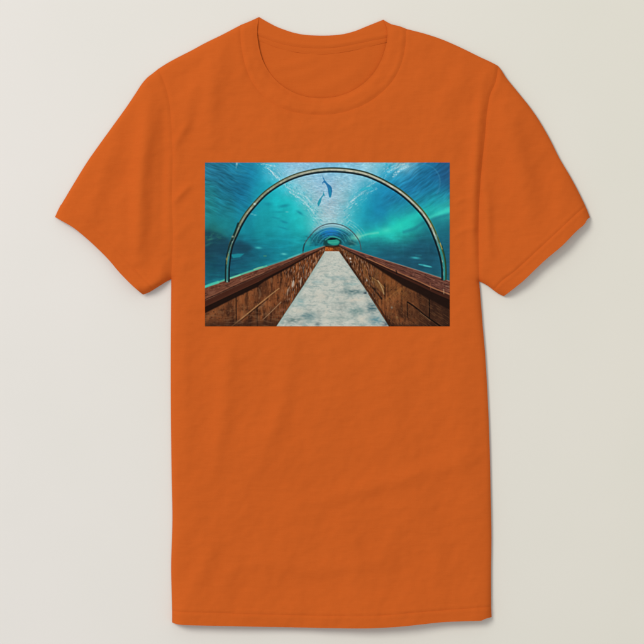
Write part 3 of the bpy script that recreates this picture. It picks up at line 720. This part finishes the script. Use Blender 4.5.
    over(fr * .4 * sstep(.2, .5, perlin(x / 1.2 - y / 8, y / 4, 659)), (170, 142, 120))
    line([(362, 263), (365, 271), (368, 279)], (124, 80, 40), 2.6, .5, 1, True); line([(376, 266), (377, 274), (372, 280)], (118, 80, 46), 2.4, .45, 1, True)
    line([(341, 252), (352, 268), (365, 286.5), (378, 306), (391, 327)], (44, 24, 16), 1.6, .7, .7)
    blob(350.2, 258.6, .95, .95, (230, 226, 216), .95); blob(350.9, 261.8, .8, .7, (206, 200, 190), .85); blob(350.4, 264.6, .8, 1.6, (20, 14, 12), .8); blob(366.8, 280.4, .8, 1.2, (206, 200, 190), .7)
    blob(367.3, 293, .7, 1.3, (196, 200, 196), .7); blob(391.8, 307.5, 1.0, 1.2, (150, 150, 140), .6); blob(397, 317.5, 1.2, 1.6, (128, 98, 62), .6); blob(345, 254.5, .8, 1.6, (190, 170, 150), .45)
    line([(429.3, 299), (429.5, 317.4)], (18, 10, 8), 1.1, .9, .5); line([(428, 300), (428.2, 313)], (104, 68, 42), .7, .55, .5)
    line([(407.2, 302), (407.3, 317)], (22, 12, 9), .9, .8, .5); line([(406.2, 304), (406.3, 314)], (100, 66, 42), .6, .45, .5)
    line([(407.6, 302.2), (413, 305.6), (418, 309.6), (424, 314.8), (430, 319), (440, 326)], (20, 11, 8), 1.4, .9, .6); line([(420, 312.6), (425, 316.4), (430, 320.4)], (130, 96, 66), .7, .7, .45)
    line([(396, 300), (402, 306), (412, 316)], (110, 72, 42), .8, .35, .6); line([(388, 312), (396, 320), (399, 326)], (96, 62, 38), 1.2, .4, .8)
    over(m * .25 * sstep(.1, .45, perlin((x * .8 + y * .6) / 7, (y * .8 - x * .6) / 1.3, 671)), (120, 82, 50))
    # rail, right
    rs = [(339.6, 246.6), (353, 254), (366.8, 261.8), (390.6, 277.2), (404, 286.2), (416, 292), (427.8, 298.2), (449.6, 310.0), (453, 311.8)]
    rf = [(339.6, 246.4), (353, 253.2), (366.8, 260.4), (390.6, 272.4), (404, 278.6), (417.8, 285.0), (430.7, 291.4), (442.7, 296.8), (453, 301)]
    rtop = [(339.0, 244.6), (353, 249.6), (366.8, 254.5), (390.6, 262.0), (404, 266.2), (417.8, 270.5), (443.7, 279.0), (453, 282.4)]
    poly(rt + rev(rs), (30, 16, 11), 1.1, .95)
    poly(rt + rev(rf), (62, 32, 22), .6, 1)
    tm = sstep(.45, -.45, sdf(x, y, rtop + rev(rt)))
    over(tm, (98, 57, 46))
    ar = (y - .37 * x)
    over(tm * .6 * sstep(-.05, .4, fbm(x / 10, ar / 1.2, 681, 3)), (134, 88, 70))
    over(tm * .7 * sstep(.0, .4, fbm(x / 8, ar / 1.5, 686, 3)), (58, 32, 27))
    over(tm * .3 * sstep(.12, .5, fbm(x / 5, y / 3, 689, 2)) * sstep(390, 420, x), (176, 128, 104))
    line([(366.8, 258.4), (390.6, 269.0), (417.8, 280.8), (430.7, 286.8), (442.7, 291.6), (452, 295.2)], (172, 112, 70), 1.0, .65, .55)
    line([(366.8, 259.6), (390.6, 270.6), (417.8, 282.4), (430.7, 288.4), (442.7, 293.4)], (36, 18, 13), .9, .7, .5)
    line([(340, 244.9), (353, 249.7), (366.8, 254.6), (390.6, 262.1), (417.8, 270.6), (443.7, 279.1), (452, 282)], (176, 122, 104), .9, .6, .5)
    line([(386, 260.2), (404, 265.8), (417.8, 270.0), (443.7, 278.4)], (120, 150, 140), .7, .4, .5)
    line([(443.6, 289), (443.8, 293.6)], (186, 160, 124), .9, .5, .6); line([(446, 286), (450, 287.2)], (150, 120, 100), 1.2, .5, .6)
    line([(430, 283), (430.8, 289)], (150, 92, 62), 1, .5, .6); line([(396, 270.5), (397, 273.6)], (28, 16, 12), 1.2, .7, .5)

    # ---- the near arch: dark inner line, pale tube, thin dark outer line
    arch = spline([(227.2, 281.2), (227.4, 268), (228.7, 256), (231.2, 244.5), (235.6, 234.4), (240.2, 224.8), (246.2, 214.6), (255.2, 203.6), (265, 193.6), (275, 186.2), (285, 180.4), (297.8, 175.2), (312.7, 171.6),
                   (327, 170.1), (340, 170.2), (352.8, 171.5), (366.8, 174.7), (376.7, 178.7), (390.6, 186.0), (398, 190.6), (407.9, 198.4), (413.8, 204.0), (421.6, 212.3), (429.6, 224.2),
                   (435.2, 236.6), (438.6, 246), (441.6, 256), (443.6, 268), (443.9, 279.2)], 2)
    A = np.array(arch)
    T = np.gradient(A, axis=0); T /= np.linalg.norm(T, axis=1)[:, None]
    Nn = np.stack([-T[:, 1], T[:, 0]], 1)               # points to the inside of the arch
    off = lambda k: [tuple(p) for p in (A + Nn * k)]
    d, t = seg_dist(x, y, off(0.0))
    mid_t = np.sin(np.clip(t, 0, 1) * math.pi)
    lit = sstep(.18, .55, mid_t)
    di, ti = seg_dist(x, y, off(1.75)); do, to = seg_dist(x, y, off(-1.5))
    over(.95 * sstep(1.25, .45, do) * (.7 + .25 * lit), (62, 70, 40))
    over(sstep(1.5, .6, d) * (.3 + .65 * lit), (140, 143, 122))
    over(sstep(1.9, .9, d) * (1 - lit) * .8, (52, 120, 116))
    over(sstep(1.3, .2, d) * sstep(.0, .45, perlin(t * 70, d, 701)) * .6, (212, 206, 182))
    over(sstep(1.6, .4, d) * sstep(.05, .45, perlin(t * 95, d + 3, 705)) * .5 * sstep(1, .4, lit * .6), (60, 74, 50))
    over(sstep(1.3, .3, np.abs(seg_dist(x, y, off(-0.5))[0])) * lit * .45 * sstep(.3, .5, t), (222, 216, 196))
    over(sstep(1.5, .5, d) * sstep(.42, .3, t) * .45 * sstep(-.2, .3, perlin(t * 60, d + 8, 707)), (128, 124, 88))
    over(sstep(1.35, .5, di) * .92, (14, 28, 34))
    over(sstep(.9, .2, seg_dist(x, y, off(-2.3))[0]) * .55 * sstep(.62, .74, t) , (96, 112, 44))
    over(sstep(1.0, .2, seg_dist(x, y, off(-2.2))[0]) * .6 * sstep(.40, .5, t) * sstep(.86, .6, t), (30, 46, 40))
    # legs of the arch on either side
    line([(238.2, 223.4), (236.4, 228.6), (234.4, 234.2), (232.0, 240.4)], (18, 46, 46), 2.0, .9, .6)
    line([(231.6, 240.4), (229.2, 247), (227, 255), (225.9, 266), (225.5, 281)], (16, 40, 46), 1.5, .9, .5)
    line([(228.4, 254), (227.0, 260), (226.6, 264)], (150, 150, 80), .9, .6, .5); blob(232.8, 236.6, 1.2, 1.0, (160, 176, 158), .8); blob(226.6, 259, .9, 1.4, (170, 156, 90), .6)
    line([(229.0, 257), (227.6, 268), (227.4, 280)], (36, 112, 122), 1.6, .8, .6)
    line([(438.5, 244.6), (442.4, 256), (444.2, 268), (444.4, 279)], (40, 140, 136), 1.5, .85, .6)
    line([(441.8, 246), (444.6, 256), (446.0, 268), (446.0, 279.6)], (30, 62, 40), 1.2, .85, .5); line([(440, 243), (442, 249)], (196, 180, 110), .8, .7, .5)
    blob(254.6, 204, 1.2, 1.0, (190, 220, 220), .9); blob(430.8, 226, 1.0, 1.6, (206, 164, 104), .7); blob(436.6, 236, 1.0, 2.0, (90, 150, 160), .6)

    # ---- print grain, edges a touch darker
    if shape is not None:                              # a little print sharpening
        G = C.reshape(shape + (3,))
        B = G
        k = np.array((1, 4, 6, 4, 1.0)) / 16
        for _ in range(3):
            P = np.pad(B, ((2, 2), (0, 0), (0, 0)), 'edge'); B = sum(k[i] * P[i:i + shape[0]] for i in range(5))
            P = np.pad(B, ((0, 0), (2, 2), (0, 0)), 'edge'); B = sum(k[i] * P[:, i:i + shape[1]] for i in range(5))
        G = G + 0.55 * (G - B)
        C = G.reshape(-1, 3)
    C = C * (1 + 0.008 * np.random.RandomState(9).normal(size=x.shape))[:, None]
    return np.clip(C, 4, 250)

def make_print(parent):
    nx, ny = 539, 361
    gx, gy = np.meshgrid(np.linspace(PX0, PX1, nx), np.linspace(PY0, PY1, ny))
    x, y = gx.ravel(), gy.ravel()
    z = H_front(x, y) + 0.3
    V = to_world(x, y, z)
    i = np.arange(nx * ny).reshape(ny, nx)
    F = np.stack([i[:-1, :-1], i[1:, :-1], i[1:, 1:], i[:-1, 1:]], -1).reshape(-1, 4)
    me = bpy.data.meshes.new('printed_picture')
    me.from_pydata(V.tolist(), [], F.tolist()); me.update()
    me.polygons.foreach_set('use_smooth', [True] * len(me.polygons))
    C = lin(paint(x, y, (ny, nx))) / IRR
    at = me.color_attributes.new('ink', 'FLOAT_COLOR', 'POINT')
    at.data.foreach_set('color', np.concatenate([C, np.ones((len(C), 1))], 1).astype(np.float32).ravel())
    o = link('printed_picture', me, make_ink(), parent)
    return o


# ------------------------------------------------------------------ build
root = bpy.data.objects.new('t_shirt', None)
root.empty_display_size = 0.1
col.objects.link(root)
root['label'] = 'orange short-sleeved crew-neck t-shirt printed with an aquarium tunnel picture, laid flat on the off-white surface'
root['category'] = 't-shirt'

shells('front_panel', [(P_body, H_front, 1.6)], M_cloth, root)
shells('hem', [(P_hem, H_front, 1.5)], M_cloth, root, 1.1)
shells('collar', [(P_collar, H_collar, 1.25), (P_backcol, H_backcol, 1.25)], M_rib, root)
shells('neck_tape', [(P_tape, H_tape, 1.2)], M_cloth, root, 0.3)
for P, C in ((P_sl_l, P_cuff_l), (P_sl_r, P_cuff_r)):
    s = shells('sleeve', [(P, H_front, 1.5)], M_cloth, root)
    shells('cuff', [(C, H_front, 1.4)], M_cloth, s, 1.1)

def inset(poly, d):
    a = np.array(poly); n = len(a); out = []
    area = 0.5 * np.sum(a[:, 0] * np.roll(a[:, 1], -1) - np.roll(a[:, 0], -1) * a[:, 1])
    sgn = 1 if area > 0 else -1
    for i in range(n):
        t = a[(i + 2) % n] - a[i - 2]; t = t / (np.linalg.norm(t) + 1e-9)
        out.append(tuple(a[i] + sgn * d * np.array((-t[1], t[0]))))
    return out
P_back = inset(P_all, 1.6)
shells('back_panel', [(P_back, H_back, 3.0)], M_cloth, root, 0.5)
make_print(root)

me = bpy.data.meshes.new('backdrop')
R = 6.0
me.from_pydata([(-R, -R, 0), (R, -R, 0), (R, R, 0), (-R, R, 0)], [], [(0, 1, 2, 3)])
bd = link('backdrop', me, make_surface(), None)
bd['kind'] = 'structure'
bd['label'] = 'smooth off-white surface the orange shirt lies on'

# ------------------------------------------------------------------ light and camera
w = bpy.data.worlds.new('World'); scene.world = w; w.use_nodes = True
bg = w.node_tree.nodes['Background']
bg.inputs['Color'].default_value = (0.98, 1.0, 1.03, 1); bg.inputs['Strength'].default_value = AMB

ld = bpy.data.lights.new('softbox', 'AREA'); ld.shape = 'DISK'; ld.size = 3.6; ld.energy = KEY; ld.color = (1.0, 0.985, 0.96)
lo = bpy.data.objects.new('softbox', ld); col.objects.link(lo)
az, el, dist = math.radians(143), math.radians(48), 8.0
lo.location = (math.cos(az) * math.cos(el) * dist, math.sin(az) * math.cos(el) * dist, math.sin(el) * dist)
lo.rotation_euler = (-Vector(lo.location)).to_track_quat('-Z', 'Y').to_euler()

cd = bpy.data.cameras.new('camera'); co = bpy.data.objects.new('camera', cd); col.objects.link(co)
D = 3.6
co.location = (0, 0, D + 5.0 * S)
cd.sensor_width = 36; cd.lens = 36 * D / (644 * S)
cd.clip_start = 0.05; cd.clip_end = 100
scene.camera = co
scene.render.engine = 'CYCLES'
scene.view_settings.view_transform = 'Standard'; scene.view_settings.look = 'None'
scene.view_settings.exposure = 0; scene.view_settings.gamma = 1
